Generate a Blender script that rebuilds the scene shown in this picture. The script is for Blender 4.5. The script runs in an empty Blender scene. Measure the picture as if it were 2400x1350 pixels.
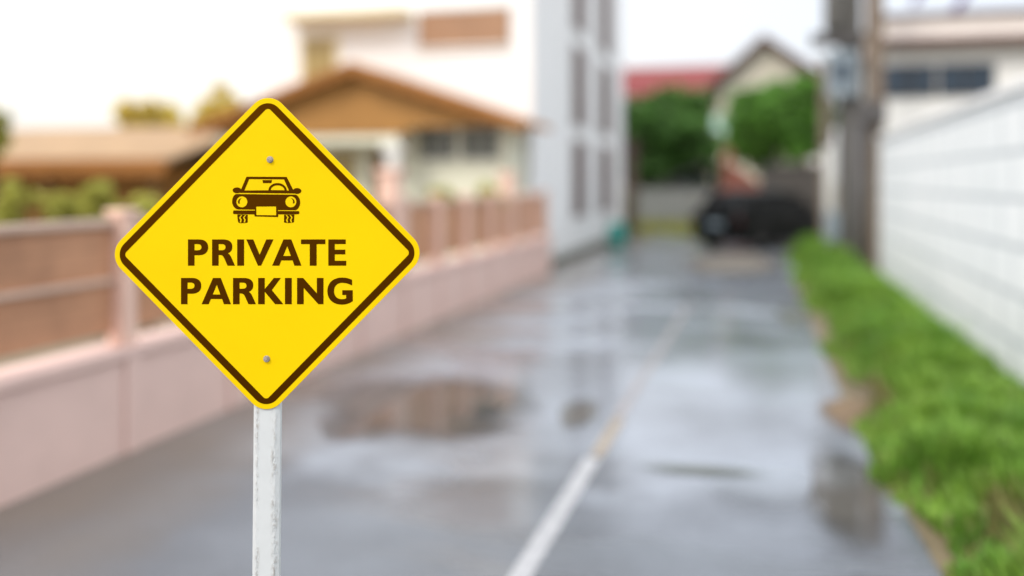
import bpy, math, random
from mathutils import Vector, Matrix
R = math.radians
rnd = random.Random(7)
sc = bpy.context.scene
col = sc.collection

# ------------------------------------------------------------------ camera
F = 2200.0                      # focal length in pixels of the 2400 px wide photograph
H = 1.75                        # eye height
HZ = 425.0                      # row of the horizon
A = math.atan(587 / F)          # the street runs along +Y, the camera is turned left of it
SA, CA = math.sin(A), math.cos(A)
SIGN_D = 1.95
cam_d = bpy.data.cameras.new('camera')
cam = bpy.data.objects.new('camera', cam_d)
col.objects.link(cam)
cam.location = (0, 0, H)
cam.rotation_euler = (R(90), 0, A)
cam_d.sensor_width = 36
cam_d.lens = 36 * F / 2400
cam_d.shift_y = -(675 - HZ) / 2400
cam_d.clip_start = 0.05
cam_d.clip_end = 1500
cam_d.dof.use_dof = True
cam_d.dof.focus_distance = SIGN_D
cam_d.dof.aperture_fstop = 0.66
sc.camera = cam

# ------------------------------------------------------------------ world, sun, exposure
SUN_EL, SUN_AZ = 44.0, 206.0    # azimuth clockwise from +Y: behind the camera, a little to its left
w = bpy.data.worlds.new('World')
sc.world = w
w.use_nodes = True
nt = w.node_tree
nt.nodes.clear()
out = nt.nodes.new('ShaderNodeOutputWorld')
add = nt.nodes.new('ShaderNodeAddShader')
b1 = nt.nodes.new('ShaderNodeBackground')
b2 = nt.nodes.new('ShaderNodeBackground')
sky = nt.nodes.new('ShaderNodeTexSky')
sky.sky_type = 'NISHITA'
sky.sun_disc = False
sky.sun_elevation = R(SUN_EL)
sky.sun_rotation = R(SUN_AZ)
sky.dust_density = 4.0
b1.inputs['Strength'].default_value = 0.05
nt.links.new(sky.outputs[0], b1.inputs['Color'])
tc = nt.nodes.new('ShaderNodeTexCoord')
sp = nt.nodes.new('ShaderNodeSeparateXYZ')
nt.links.new(tc.outputs['Generated'], sp.inputs[0])
ramp = nt.nodes.new('ShaderNodeValToRGB')       # bright thin overcast, brighter overhead
ramp.color_ramp.elements[0].position = 0.0
ramp.color_ramp.elements[0].color = (0.275, 0.277, 0.285, 1)
ramp.color_ramp.elements[1].position = 1.0
ramp.color_ramp.elements[1].color = (0.85, 0.85, 0.85, 1)
e = ramp.color_ramp.elements.new(0.35)
e.color = (0.32, 0.325, 0.345, 1)
nt.links.new(sp.outputs['Z'], ramp.inputs[0])
nz = nt.nodes.new('ShaderNodeTexNoise')
nz.inputs['Scale'].default_value = 2.2
nz.inputs['Detail'].default_value = 5
nt.links.new(tc.outputs['Generated'], nz.inputs['Vector'])
mr = nt.nodes.new('ShaderNodeMapRange')
mr.inputs['To Min'].default_value = 1.9
mr.inputs['To Max'].default_value = 2.1
nt.links.new(nz.outputs['Fac'], mr.inputs['Value'])
mx = nt.nodes.new('ShaderNodeVectorMath')
mx.operation = 'SCALE'
nt.links.new(ramp.outputs[0], mx.inputs[0])
nt.links.new(mr.outputs[0], mx.inputs['Scale'])
# warm glow added low in the left sky, standing in for lens flare
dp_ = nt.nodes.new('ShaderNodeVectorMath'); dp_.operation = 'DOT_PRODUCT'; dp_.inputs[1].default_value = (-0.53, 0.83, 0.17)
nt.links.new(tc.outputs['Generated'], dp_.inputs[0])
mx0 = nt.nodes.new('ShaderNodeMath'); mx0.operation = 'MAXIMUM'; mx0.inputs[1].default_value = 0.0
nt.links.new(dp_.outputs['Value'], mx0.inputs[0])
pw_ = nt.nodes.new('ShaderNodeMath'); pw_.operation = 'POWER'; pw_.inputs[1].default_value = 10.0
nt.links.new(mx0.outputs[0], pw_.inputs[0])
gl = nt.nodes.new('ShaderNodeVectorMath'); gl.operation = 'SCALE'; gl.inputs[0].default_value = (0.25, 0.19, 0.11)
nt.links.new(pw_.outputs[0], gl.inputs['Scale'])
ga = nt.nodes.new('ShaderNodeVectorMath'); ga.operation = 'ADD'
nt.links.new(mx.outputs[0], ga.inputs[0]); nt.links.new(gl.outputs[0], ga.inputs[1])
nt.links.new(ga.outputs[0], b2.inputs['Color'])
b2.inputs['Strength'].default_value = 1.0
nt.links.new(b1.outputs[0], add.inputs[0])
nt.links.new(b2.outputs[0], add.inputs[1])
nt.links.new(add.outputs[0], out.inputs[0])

sd = bpy.data.lights.new('sun', 'SUN')
sd.energy = 1.1
sd.angle = R(10)
sd.color = (1.0, 0.93, 0.82)
sun = bpy.data.objects.new('sun', sd)
col.objects.link(sun)
sun.rotation_euler = (R(90 - SUN_EL), 0, R(180 - SUN_AZ))
sun.location = (-2, -8, 12)
sc.view_settings.view_transform = 'Standard'
sc.view_settings.look = 'None'
sc.view_settings.gamma = 1
sc.view_settings.exposure = 0.4
sc.cycles.use_denoising = True
sc.cycles.max_bounces = 6
sc.cycles.sample_clamp_indirect = 4


# ------------------------------------------------------------------ helpers
def at(px, py, Y):
    """point of the plane at street distance Y seen at pixel (px, py)"""
    xc = (px - 1200) / F
    D = Y / (xc * SA + CA)
    return Vector((D * (xc * CA - SA), Y, H + (HZ - py) * D / F))


def ground(px, py, z=0.0):
    D = (H - z) * F / (py - HZ)
    xc = (px - 1200) / F
    return Vector((D * (xc * CA - SA), D * (xc * SA + CA), z))


def s2l(c):
    return tuple((v / 12.92 if v <= 0.04045 else ((v + 0.055) / 1.055) ** 2.4) for v in [k / 255 for k in c])


def mat(name, rgb, rough=0.7, var=0.12, scale=3.0, bump=0.0, bscale=40.0, metal=0.0, spec=0.5, rgb2=None, island=0.0, coat=0.0, trans=0.0):
    m = bpy.data.materials.new(name)
    m.use_nodes = True
    n = m.node_tree
    p = n.nodes['Principled BSDF']
    p.inputs['Roughness'].default_value = rough
    p.inputs['Metallic'].default_value = metal
    p.inputs['Specular IOR Level'].default_value = spec
    p.inputs['Coat Weight'].default_value = coat
    t = n.nodes.new('ShaderNodeTexCoord')
    nn = n.nodes.new('ShaderNodeTexNoise')
    nn.inputs['Scale'].default_value = scale
    nn.inputs['Detail'].default_value = 6
    nn.inputs['Roughness'].default_value = 0.6
    n.links.new(t.outputs['Object'], nn.inputs['Vector'])
    cr = n.nodes.new('ShaderNodeValToRGB')
    a = rgb
    b = rgb2 or tuple(max(0, c * (1 - 2 * var)) for c in rgb)
    cr.color_ramp.elements[0].position = 0.3
    cr.color_ramp.elements[1].position = 0.7
    cr.color_ramp.elements[0].color = (*b, 1)
    cr.color_ramp.elements[1].color = (*a, 1)
    n.links.new(nn.outputs['Fac'], cr.inputs[0])
    last = cr.outputs[0]
    if island:
        g = n.nodes.new('ShaderNodeNewGeometry')
        mp = n.nodes.new('ShaderNodeMapRange')
        mp.inputs['To Min'].default_value = 1 - island
        mp.inputs['To Max'].default_value = 1 + island
        n.links.new(g.outputs['Random Per Island'], mp.inputs['Value'])
        vm = n.nodes.new('ShaderNodeVectorMath')
        vm.operation = 'SCALE'
        n.links.new(last, vm.inputs[0])
        n.links.new(mp.outputs[0], vm.inputs['Scale'])
        last = vm.outputs[0]
    n.links.new(last, p.inputs['Base Color'])
    if bump:
        n2 = n.nodes.new('ShaderNodeTexNoise')
        n2.inputs['Scale'].default_value = bscale
        n2.inputs['Detail'].default_value = 5
        n.links.new(t.outputs['Object'], n2.inputs['Vector'])
        bp = n.nodes.new('ShaderNodeBump')
        bp.inputs['Strength'].default_value = bump
        bp.inputs['Distance'].default_value = 0.01
        n.links.new(n2.outputs['Fac'], bp.inputs['Height'])
        n.links.new(bp.outputs[0], p.inputs['Normal'])
    if trans:
        tr = n.nodes.new('ShaderNodeBsdfTranslucent')
        n.links.new(last, tr.inputs['Color'])
        ms = n.nodes.new('ShaderNodeMixShader')
        ms.inputs[0].default_value = trans
        o = n.nodes['Material Output']
        n.links.new(p.outputs[0], ms.inputs[1])
        n.links.new(tr.outputs[0], ms.inputs[2])
        n.links.new(ms.outputs[0], o.inputs[0])
    return m


def striped(m, axis, period, depth=0.5, dark=0.75, sharp=True):
    """adds courses or grooves (tile rows, boards, louvre blades) to a material"""
    n = m.node_tree
    p = n.nodes['Principled BSDF']
    t = n.nodes.new('ShaderNodeTexCoord')
    s = n.nodes.new('ShaderNodeSeparateXYZ')
    n.links.new(t.outputs['Object'], s.inputs[0])
    d = n.nodes.new('ShaderNodeMath'); d.operation = 'DIVIDE'; d.inputs[1].default_value = period
    n.links.new(s.outputs[axis], d.inputs[0])
    fr = n.nodes.new('ShaderNodeMath'); fr.operation = 'FRACT'
    n.links.new(d.outputs[0], fr.inputs[0])
    mp = n.nodes.new('ShaderNodeMapRange')
    mp.inputs['From Min'].default_value = 0.0
    mp.inputs['From Max'].default_value = 0.18 if sharp else 1.0
    mp.inputs['To Min'].default_value = dark
    mp.inputs['To Max'].default_value = 1.0
    n.links.new(fr.outputs[0], mp.inputs['Value'])
    src = p.inputs['Base Color'].links[0].from_socket
    vm = n.nodes.new('ShaderNodeVectorMath'); vm.operation = 'SCALE'
    n.links.new(src, vm.inputs[0]); n.links.new(mp.outputs[0], vm.inputs['Scale'])
    n.links.new(vm.outputs[0], p.inputs['Base Color'])
    bp = n.nodes.new('ShaderNodeBump'); bp.inputs['Strength'].default_value = depth; bp.inputs['Distance'].default_value = 0.02
    n.links.new(fr.outputs[0], bp.inputs['Height'])
    n.links.new(bp.outputs[0], p.inputs['Normal'])
    return m


class MB:
    def __init__(s):
        s.v = []; s.f = []

    def add(s, vs, fs):
        o = len(s.v)
        s.v += [tuple(x) for x in vs]
        s.f += [tuple(i + o for i in f) for f in fs]
        return s

    def box(s, x0, x1, y0, y1, z0, z1):
        vs = [(x, y, z) for x in (x0, x1) for y in (y0, y1) for z in (z0, z1)]
        return s.add(vs, [(0, 1, 3, 2), (4, 6, 7, 5), (0, 4, 5, 1), (2, 3, 7, 6), (0, 2, 6, 4), (1, 5, 7, 3)])

    def prism(s, poly, axis, a, b):
        """poly of 2D points extruded along axis (0,1,2) from a to b"""
        n = len(poly)
        def P(p, t):
            return {0: (t, p[0], p[1]), 1: (p[0], t, p[1]), 2: (p[0], p[1], t)}[axis]
        vs = [P(p, a) for p in poly] + [P(p, b) for p in poly]
        fs = [tuple(range(n)), tuple(range(2 * n - 1, n - 1, -1))]
        fs += [(i, i + n, (i + 1) % n + n, (i + 1) % n) for i in range(n)]
        return s.add(vs, fs)

    def tube(s, pts, rad, n=10, cap=True):
        pts = [Vector(p) for p in pts]
        if not isinstance(rad, (list, tuple)):
            rad = [rad] * len(pts)
        vs = []
        for i, p in enumerate(pts):
            d = (pts[min(i + 1, len(pts) - 1)] - pts[max(i - 1, 0)]).normalized()
            u = d.cross(Vector((0, 0, 1)) if abs(d.z) < 0.9 else Vector((1, 0, 0))).normalized()
            t = d.cross(u)
            for k in range(n):
                an = 2 * math.pi * k / n
                vs.append(p + (u * math.cos(an) + t * math.sin(an)) * rad[i])
        fs = []
        for i in range(len(pts) - 1):
            for k in range(n):
                a = i * n + k; b = i * n + (k + 1) % n
                fs.append((a, b, b + n, a + n))
        if cap:
            fs.append(tuple(range(n - 1, -1, -1)))
            fs.append(tuple(range((len(pts) - 1) * n, len(pts) * n)))
        return s.add(vs, fs)

    def lathe(s, prof, c=(0, 0, 0), n=24):
        vs = []
        for r, z in prof:
            for k in range(n):
                an = 2 * math.pi * k / n
                vs.append((c[0] + r * math.cos(an), c[1] + r * math.sin(an), c[2] + z))
        fs = []
        for i in range(len(prof) - 1):
            for k in range(n):
                a = i * n + k; b = i * n + (k + 1) % n
                fs.append((a, b, b + n, a + n))
        fs.append(tuple(range(n - 1, -1, -1)))
        fs.append(tuple(range((len(prof) - 1) * n, len(prof) * n)))
        return s.add(vs, fs)

    def loft(s, rings):
        n = len(rings[0])
        vs = [p for r in rings for p in r]
        fs = []
        for i in range(len(rings) - 1):
            for k in range(n):
                a = i * n + k; b = i * n + (k + 1) % n
                fs.append((a, b, b + n, a + n))
        fs.append(tuple(range(n - 1, -1, -1)))
        fs.append(tuple(range((len(rings) - 1) * n, len(rings) * n)))
        return s.add(vs, fs)

    def build(s, name, m, parent=None, bevel=0.0, smooth=False, origin=None):
        me = bpy.data.meshes.new(name)
        vs = s.v
        if origin is not None:
            o = Vector(origin)
            vs = [tuple(Vector(v) - o) for v in vs]
        me.from_pydata(vs, [], s.f)
        me.update()
        import bmesh
        bm = bmesh.new(); bm.from_mesh(me)
        if len(bm.faces) < 20000 and not getattr(s, 'open', False):
            bmesh.ops.recalc_face_normals(bm, faces=bm.faces)
        bm.to_mesh(me); bm.free()
        me.materials.append(m)
        if smooth:
            for p in me.polygons:
                p.use_smooth = True
        ob = bpy.data.objects.new(name, me)
        col.objects.link(ob)
        if origin is not None and parent is None:
            ob.location = origin
        if parent:
            ob.parent = parent
        if bevel:
            b = ob.modifiers.new('bevel', 'BEVEL')
            b.width = bevel; b.segments = 2; b.limit_method = 'ANGLE'; b.angle_limit = R(40)
        return ob


def thing(name, label, cat, loc=(0, 0, 0), rz=0.0, group=None):
    o = bpy.data.objects.new(name, None)
    o.empty_display_size = 0.2
    col.objects.link(o)
    o.location = loc; o.rotation_euler = (0, 0, rz)
    o['label'] = label; o['category'] = cat
    if group: o['group'] = group
    return o


def tag(o, label, cat, group=None):
    o['label'] = label; o['category'] = cat
    if group: o['group'] = group
    return o


def structure(o, kind='structure'):
    o['kind'] = kind
    return o


# ------------------------------------------------------------------ materials
M = {}
M['sign_yellow'] = mat('sign_yellow', (0.81, 0.575, 0.0), 0.5, 0.01, 2.2, 0.03, 300, spec=0.08, rgb2=(0.78, 0.52, 0.0))
M['sign_ink'] = mat('sign_ink', (0.10, 0.033, 0.001), 0.42, 0.03, 8, metal=1.0)
M['aluminium'] = mat('aluminium', (0.55, 0.55, 0.56), 0.4, 0.1, 20, metal=1.0)
M['bolt_steel'] = mat('bolt_steel', (0.50, 0.45, 0.42), 0.45, 0.25, 200, 0.2, 400, metal=0.6)
M['pink'] = mat('pink_paint', s2l((226, 196, 186)), 0.8, 0.05, 2.5, 0.15, 30)
M['pink_post'] = mat('pink_post_paint', s2l((232, 196, 178)), 0.8, 0.06, 3, 0.15, 30)
M['brown_board'] = striped(mat('brown_board', s2l((205, 152, 116)), 0.7, 0.16, 2.2), 2, 0.11, 0.4, 0.8)
M['rail'] = mat('fence_rail_paint', s2l((205, 178, 160)), 0.7, 0.08, 5)
M['white_wall'] = mat('white_wall', (0.87, 0.88, 0.88), 0.85, 0.03, 0.8, 0.1, 25)
M['cream_wall'] = mat('cream_wall', s2l((232, 234, 214)), 0.85, 0.04, 1.5, 0.1, 25)
M['ledge'] = mat('ledge_paint', s2l((232, 222, 190)), 0.8, 0.05, 2)
M['louvre'] = striped(mat('brown_louvre', s2l((112, 88, 84)), 0.6, 0.1, 3), 2, 0.09, 0.6, 0.7)
M['shutter'] = striped(mat('brown_shutter', s2l((168, 130, 100)), 0.6, 0.1, 1.5), 0, 0.12, 0.5, 0.8)
M['roof_tile'] = striped(mat('brown_roof_tile', s2l((182, 128, 74)), 0.75, 0.18, 2), 1, 0.3, 0.6, 0.8)
M['roof_tan'] = striped(mat('tan_roof_sheet', s2l((172, 140, 102)), 0.7, 0.12, 1.4), 0, 0.25, 0.6, 0.85)
M['fascia'] = mat('fascia_wood', s2l((158, 102, 40)), 0.7, 0.15, 3)
M['gable_wood'] = striped(mat('gable_board', s2l((176, 128, 66)), 0.7, 0.12, 3), 0, 0.14, 0.5, 0.8)
M['dark_wood'] = mat('dark_wood', s2l((120, 88, 40)), 0.7, 0.2, 4)
M['glass_green'] = mat('window_glass', (0.09, 0.11, 0.08), 0.12, 0.3, 2, spec=0.6)
M['glass_blue'] = mat('blue_window_glass', (0.03, 0.06, 0.10), 0.15, 0.3, 2, spec=0.5)
M['glass_tan'] = mat('tan_window_glass', s2l((170, 150, 95)), 0.3, 0.15, 1.5)
M['frame_white'] = mat('frame_white', (0.75, 0.76, 0.74), 0.5, 0.04, 6)
M['concrete'] = mat('pole_concrete', s2l((126, 112, 98)), 0.85, 0.14, 5, 0.3, 40)
M['concrete_grey'] = mat('grey_concrete', s2l((98, 97, 94)), 0.85, 0.15, 4, 0.3, 40)
M['dark_metal'] = mat('dark_metal', s2l((82, 80, 80)), 0.5, 0.2, 8)
M['box_metal'] = mat('meter_box_metal', s2l((138, 152, 162)), 0.45, 0.08, 5)
M['red_roof'] = striped(mat('red_roof', s2l((128, 48, 48)), 0.7, 0.1, 2), 1, 0.3, 0.5, 0.85)
M['brown_trim'] = mat('brown_trim', s2l((112, 86, 80)), 0.7, 0.12, 3)
M['orange_roof'] = striped(mat('orange_roof', s2l((170, 105, 88)), 0.8, 0.15, 3), 1, 0.25, 0.5, 0.8)
M['teal'] = mat('teal_plastic', s2l((60, 160, 148)), 0.4, 0.06, 6)
M['car_black'] = mat('car_black_paint', (0.003, 0.004, 0.004), 0.3, 0.1, 3, spec=0.15)
M['car_glass'] = mat('car_glass', (0.004, 0.005, 0.006), 0.12, 0.1, 3, spec=0.15)
M['tyre'] = mat('tyre_rubber', (0.02, 0.02, 0.02), 0.8, 0.2, 20)
M['rim'] = mat('wheel_rim', (0.35, 0.35, 0.36), 0.35, 0.1, 10, metal=0.9)
M['lamp'] = mat('lamp_lens', (0.55, 0.58, 0.6), 0.15, 0.08, 30)
M['tail_lens'] = mat('tail_lens', (.05, .006, .006), .25)
M['bark'] = mat('bark', s2l((110, 88, 66)), 0.9, 0.25, 8, 0.5, 30)
M['leaf'] = mat('green_leaves', (0.18, 0.42, 0.06), 0.55, 0.3, 0.9, island=0.4, trans=0.4)
M['leaf_dark'] = mat('dark_green_leaves', (0.17, 0.37, 0.08), 0.55, 0.3, 0.8, island=0.4, trans=0.4)
M['leaf_gold'] = mat('golden_leaves', s2l((242, 224, 120)), 0.6, 0.15, 1.2, island=0.25, trans=0.5)
M['leaf_lime'] = mat('lime_leaves', s2l((205, 205, 100)), 0.6, 0.25, 1.5, island=0.3, trans=0.3)
M['maroon'] = mat('maroon_paint', s2l((98, 72, 70)), 0.7, 0.12, 3)
M['pale_pvc'] = mat('pale_pvc', s2l((188, 190, 186)), .5, .06, 6)
M['wire'] = mat('cable_sheath', (0.03, 0.03, 0.03), 0.6, 0.1, 10)
M['purple'] = mat('purple_paint', s2l((120, 108, 150)), 0.6, 0.1, 5)


def road_material():
    m = bpy.data.materials.new('wet_asphalt'); m.use_nodes = True
    n = m.node_tree; p = n.nodes['Principled BSDF']
    L = n.links.new
    t = n.nodes.new('ShaderNodeTexCoord')
    mp = n.nodes.new('ShaderNodeMapping'); mp.inputs['Scale'].default_value = (0.35, 0.75, 1); mp.inputs['Rotation'].default_value = (0, 0, 0.35)
    L(t.outputs['Object'], mp.inputs['Vector'])
    a = n.nodes.new('ShaderNodeTexNoise'); a.inputs['Scale'].default_value = 1.0; a.inputs['Detail'].default_value = 7; a.inputs['Roughness'].default_value = 0.6
    a.inputs['Distortion'].default_value = 0.6
    L(mp.outputs[0], a.inputs['Vector'])
    # the right-hand lane and the low middle of the street hold more water
    s = n.nodes.new('ShaderNodeSeparateXYZ'); L(t.outputs['Object'], s.inputs[0])
    lane = n.nodes.new('ShaderNodeMapRange'); lane.inputs['From Min'].default_value = -3.0; lane.inputs['From Max'].default_value = -0.6
    lane.inputs['To Min'].default_value = -0.04; lane.inputs['To Max'].default_value = 0.13
    L(s.outputs['X'], lane.inputs['Value'])
    far = n.nodes.new('ShaderNodeMapRange'); far.inputs['From Min'].default_value = 4.2; far.inputs['From Max'].default_value = 7.0
    far.inputs['To Min'].default_value = -0.16; far.inputs['To Max'].default_value = 0.05
    L(s.outputs['Y'], far.inputs['Value'])
    ad = n.nodes.new('ShaderNodeMath'); ad.operation = 'ADD'; L(a.outputs['Fac'], ad.inputs[0]); L(lane.outputs[0], ad.inputs[1])
    ad2 = n.nodes.new('ShaderNodeMath'); ad2.operation = 'ADD'; L(ad.outputs[0], ad2.inputs[0]); L(far.outputs[0], ad2.inputs[1])
    wet = n.nodes.new('ShaderNodeMapRange'); wet.inputs['From Min'].default_value = 0.40; wet.inputs['From Max'].default_value = 0.58
    wet.interpolation_type = 'SMOOTHSTEP'
    L(ad2.outputs[0], wet.inputs['Value'])
    rr = n.nodes.new('ShaderNodeMapRange'); rr.inputs['To Min'].default_value = 0.5; rr.inputs['To Max'].default_value = 0.13
    L(wet.outputs[0], rr.inputs['Value']); L(rr.outputs[0], p.inputs['Roughness'])
    fine = n.nodes.new('ShaderNodeTexNoise'); fine.inputs['Scale'].default_value = 90; fine.inputs['Detail'].default_value = 4
    L(t.outputs['Object'], fine.inputs['Vector'])
    big = n.nodes.new('ShaderNodeTexNoise'); big.inputs['Scale'].default_value = 0.8; big.inputs['Detail'].default_value = 6
    L(t.outputs['Object'], big.inputs['Vector'])
    cr = n.nodes.new('ShaderNodeValToRGB')
    cr.color_ramp.elements[0].position = 0.35; cr.color_ramp.elements[0].color = (0.13, 0.135, 0.15, 1)
    cr.color_ramp.elements[1].position = 0.68; cr.color_ramp.elements[1].color = (0.34, 0.38, 0.44, 1)
    cr.color_ramp.elements[0].color = (0.17, 0.185, 0.21, 1)
    L(big.outputs['Fac'], cr.inputs[0])
    mm = n.nodes.new('ShaderNodeMapRange'); mm.inputs['To Min'].default_value = 0.8; mm.inputs['To Max'].default_value = 1.2
    L(fine.outputs['Fac'], mm.inputs['Value'])
    vm = n.nodes.new('ShaderNodeVectorMath'); vm.operation = 'SCALE'; L(cr.outputs[0], vm.inputs[0]); L(mm.outputs[0], vm.inputs['Scale'])
    # older dark asphalt at the near end, the pink wall's wet reflection painted brown along its foot
    nd = n.nodes.new('ShaderNodeMath'); nd.operation = 'MULTIPLY_ADD'; nd.inputs[1].default_value = 2.2; L(big.outputs['Fac'], nd.inputs[0]); L(s.outputs['Y'], nd.inputs[2])
    nm = n.nodes.new('ShaderNodeMapRange'); nm.inputs['From Min'].default_value = 6.1; nm.inputs['From Max'].default_value = 6.6; nm.inputs['To Min'].default_value = 0.48; nm.inputs['To Max'].default_value = 1.0
    nm.interpolation_type = 'SMOOTHSTEP'
    L(nd.outputs[0], nm.inputs['Value'])
    v2 = n.nodes.new('ShaderNodeVectorMath'); v2.operation = 'SCALE'; L(vm.outputs[0], v2.inputs[0]); L(nm.outputs[0], v2.inputs['Scale'])
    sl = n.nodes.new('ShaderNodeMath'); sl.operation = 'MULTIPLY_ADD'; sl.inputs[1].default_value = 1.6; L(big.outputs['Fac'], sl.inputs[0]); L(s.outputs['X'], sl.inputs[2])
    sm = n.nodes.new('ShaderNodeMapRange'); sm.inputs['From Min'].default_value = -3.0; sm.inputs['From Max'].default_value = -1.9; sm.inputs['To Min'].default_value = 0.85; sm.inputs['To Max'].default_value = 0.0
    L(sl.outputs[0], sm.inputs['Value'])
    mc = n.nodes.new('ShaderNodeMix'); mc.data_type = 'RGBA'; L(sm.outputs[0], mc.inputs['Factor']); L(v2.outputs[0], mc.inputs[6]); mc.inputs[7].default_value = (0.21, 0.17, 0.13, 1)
    # grit
    gr = n.nodes.new('ShaderNodeTexVoronoi'); gr.inputs['Scale'].default_value = 130; L(t.outputs['Object'], gr.inputs['Vector'])
    gm = n.nodes.new('ShaderNodeMapRange'); gm.inputs['From Max'].default_value = 0.7; gm.inputs['To Min'].default_value = 1.3; gm.inputs['To Max'].default_value = 0.72; L(gr.outputs['Distance'], gm.inputs['Value'])
    v3 = n.nodes.new('ShaderNodeVectorMath'); v3.operation = 'SCALE'; L(mc.outputs[2], v3.inputs[0]); L(gm.outputs[0], v3.inputs['Scale'])
    L(v3.outputs[0], p.inputs['Base Color'])
    p.inputs['IOR'].default_value = 1.65
    p.inputs['Specular IOR Level'].default_value = 0.8
    p.inputs['Specular Tint'].default_value = (0.82, 0.91, 1.0, 1)
    bs = n.nodes.new('ShaderNodeMapRange'); bs.inputs['To Min'].default_value = 0.35; bs.inputs['To Max'].default_value = 0.02
    L(wet.outputs[0], bs.inputs['Value'])
    bp = n.nodes.new('ShaderNodeBump'); bp.inputs['Distance'].default_value = 0.004
    L(bs.outputs[0], bp.inputs['Strength']); L(fine.outputs['Fac'], bp.inputs['Height']); L(bp.outputs[0], p.inputs['Normal'])
    return m


def feather(m, lo=0.62, hi=0.98, nscale=1.6, amt=0.5):
    """the patch thins out irregularly towards its rim"""
    n = m.node_tree; p = n.nodes['Principled BSDF']; L = n.links.new
    t = n.nodes.new('ShaderNodeTexCoord')
    a = n.nodes.new('ShaderNodeVectorMath'); a.operation = 'MULTIPLY_ADD'; a.inputs[1].default_value = (2, 2, 0); a.inputs[2].default_value = (-1, -1, 0)
    L(t.outputs['Generated'], a.inputs[0])
    ln = n.nodes.new('ShaderNodeVectorMath'); ln.operation = 'LENGTH'; L(a.outputs[0], ln.inputs[0])
    z = n.nodes.new('ShaderNodeTexNoise'); z.inputs['Scale'].default_value = nscale; z.inputs['Detail'].default_value = 5; L(t.outputs['Object'], z.inputs['Vector'])
    q = n.nodes.new('ShaderNodeMath'); q.operation = 'MULTIPLY_ADD'; q.inputs[1].default_value = amt; L(z.outputs['Fac'], q.inputs[0]); L(ln.outputs['Value'], q.inputs[2])
    w_ = n.nodes.new('ShaderNodeMapRange'); w_.interpolation_type = 'SMOOTHSTEP'
    w_.inputs['From Min'].default_value = lo + amt / 2; w_.inputs['From Max'].default_value = hi + amt / 2 - .1; w_.inputs['To Min'].default_value = 1; w_.inputs['To Max'].default_value = 0
    L(q.outputs[0], w_.inputs['Value']); L(w_.outputs[0], p.inputs['Alpha'])
    return m


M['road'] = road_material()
M['ground'] = mat('dry_ground', s2l((128, 118, 96)), 0.9, 0.2, 0.6, 0.3, 20)
M['water'] = mat('puddle_water', (0.12, 0.115, 0.105), 0.03, 0.2, 1.2, spec=1.0)
feather(M['water'], .35, 1.0, 1.3, 0.8)
M['line'] = mat('road_line_paint', (0.42, 0.43, 0.45), 0.5, 0.1, 9, rgb2=(0.26, 0.27, 0.29))
M['line_faded'] = mat('faded_line_paint', (0.33, 0.29, 0.28), 0.25, 0.2, 5, rgb2=(0.20, 0.21, 0.23))
M['line_orange'] = mat('orange_line_paint', (0.36, 0.30, 0.23), 0.4, 0.2, 6)
M['grey_patch'] = mat('grey_patch_colour', s2l((110, 104, 95)), 0.8, 0.12, 1.5, 0.2, 30)
M['soil_patch'] = feather(mat('silt', s2l((128, 104, 74)), 0.6, 0.25, 3, 0.5, 25), .4, 1.0)
M['moss_patch'] = feather(mat('moss_film', s2l((100, 106, 96)), 0.5, 0.25, 3, 0.3, 30), .1, 1.0)
feather(M['grey_patch'], .5, 1.0)
M['soil'] = mat('wet_soil', s2l((112, 100, 74)), 0.75, 0.25, 3, 0.5, 25)
M['moss'] = mat('mossy_concrete', s2l((86, 88, 76)), 0.8, 0.25, 3, 0.3, 30)
M['grass'] = mat('grass_blades', (0.27, 0.43, 0.06), 0.6, 0.35, 1.7, rgb2=(0.08, 0.23, 0.02), island=0.4, trans=0.3)
M['grass_dry'] = mat('dry_grass_blades', (0.30, 0.30, 0.10), 0.6, 0.25, 2, island=0.35, trans=0.3)

# white block wall material: painted block courses with grey weather stains
mw = mat('white_block_wall', (0.88, 0.91, 0.92), 0.8, 0.05, 0.9, rgb2=(0.81, 0.85, 0.86))
n = mw.node_tree; p = n.nodes['Principled BSDF']
t = n.nodes.new('ShaderNodeTexCoord')
sx = n.nodes.new('ShaderNodeSeparateXYZ'); cx = n.nodes.new('ShaderNodeCombineXYZ')
n.links.new(t.outputs['Object'], sx.inputs[0]); n.links.new(sx.outputs['Y'], cx.inputs['X']); n.links.new(sx.outputs['Z'], cx.inputs['Y'])
br = n.nodes.new('ShaderNodeTexBrick'); br.inputs['Scale'].default_value = 1.0
br.inputs['Brick Width'].default_value = 0.8; br.inputs['Row Height'].default_value = 0.4; br.inputs['Mortar Size'].default_value = 0.028
br.inputs['Color1'].default_value = (1, 1, 1, 1); br.inputs['Color2'].default_value = (0.96, 0.97, 0.97, 1); br.inputs['Mortar'].default_value = (0.62, 0.65, 0.67, 1)
n.links.new(cx.outputs[0], br.inputs['Vector'])
ml = n.nodes.new('ShaderNodeVectorMath'); ml.operation = 'MULTIPLY'
n.links.new(p.inputs['Base Color'].links[0].from_socket, ml.inputs[0]); n.links.new(br.outputs['Color'], ml.inputs[1])
n.links.new(ml.outputs[0], p.inputs['Base Color'])
bp = n.nodes.new('ShaderNodeBump'); bp.inputs['Strength'].default_value = 0.4; bp.inputs['Distance'].default_value = 0.01; bp.invert = True
n.links.new(br.outputs['Fac'], bp.inputs['Height']); n.links.new(bp.outputs[0], p.inputs['Normal'])
M['block_wall'] = mw

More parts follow.
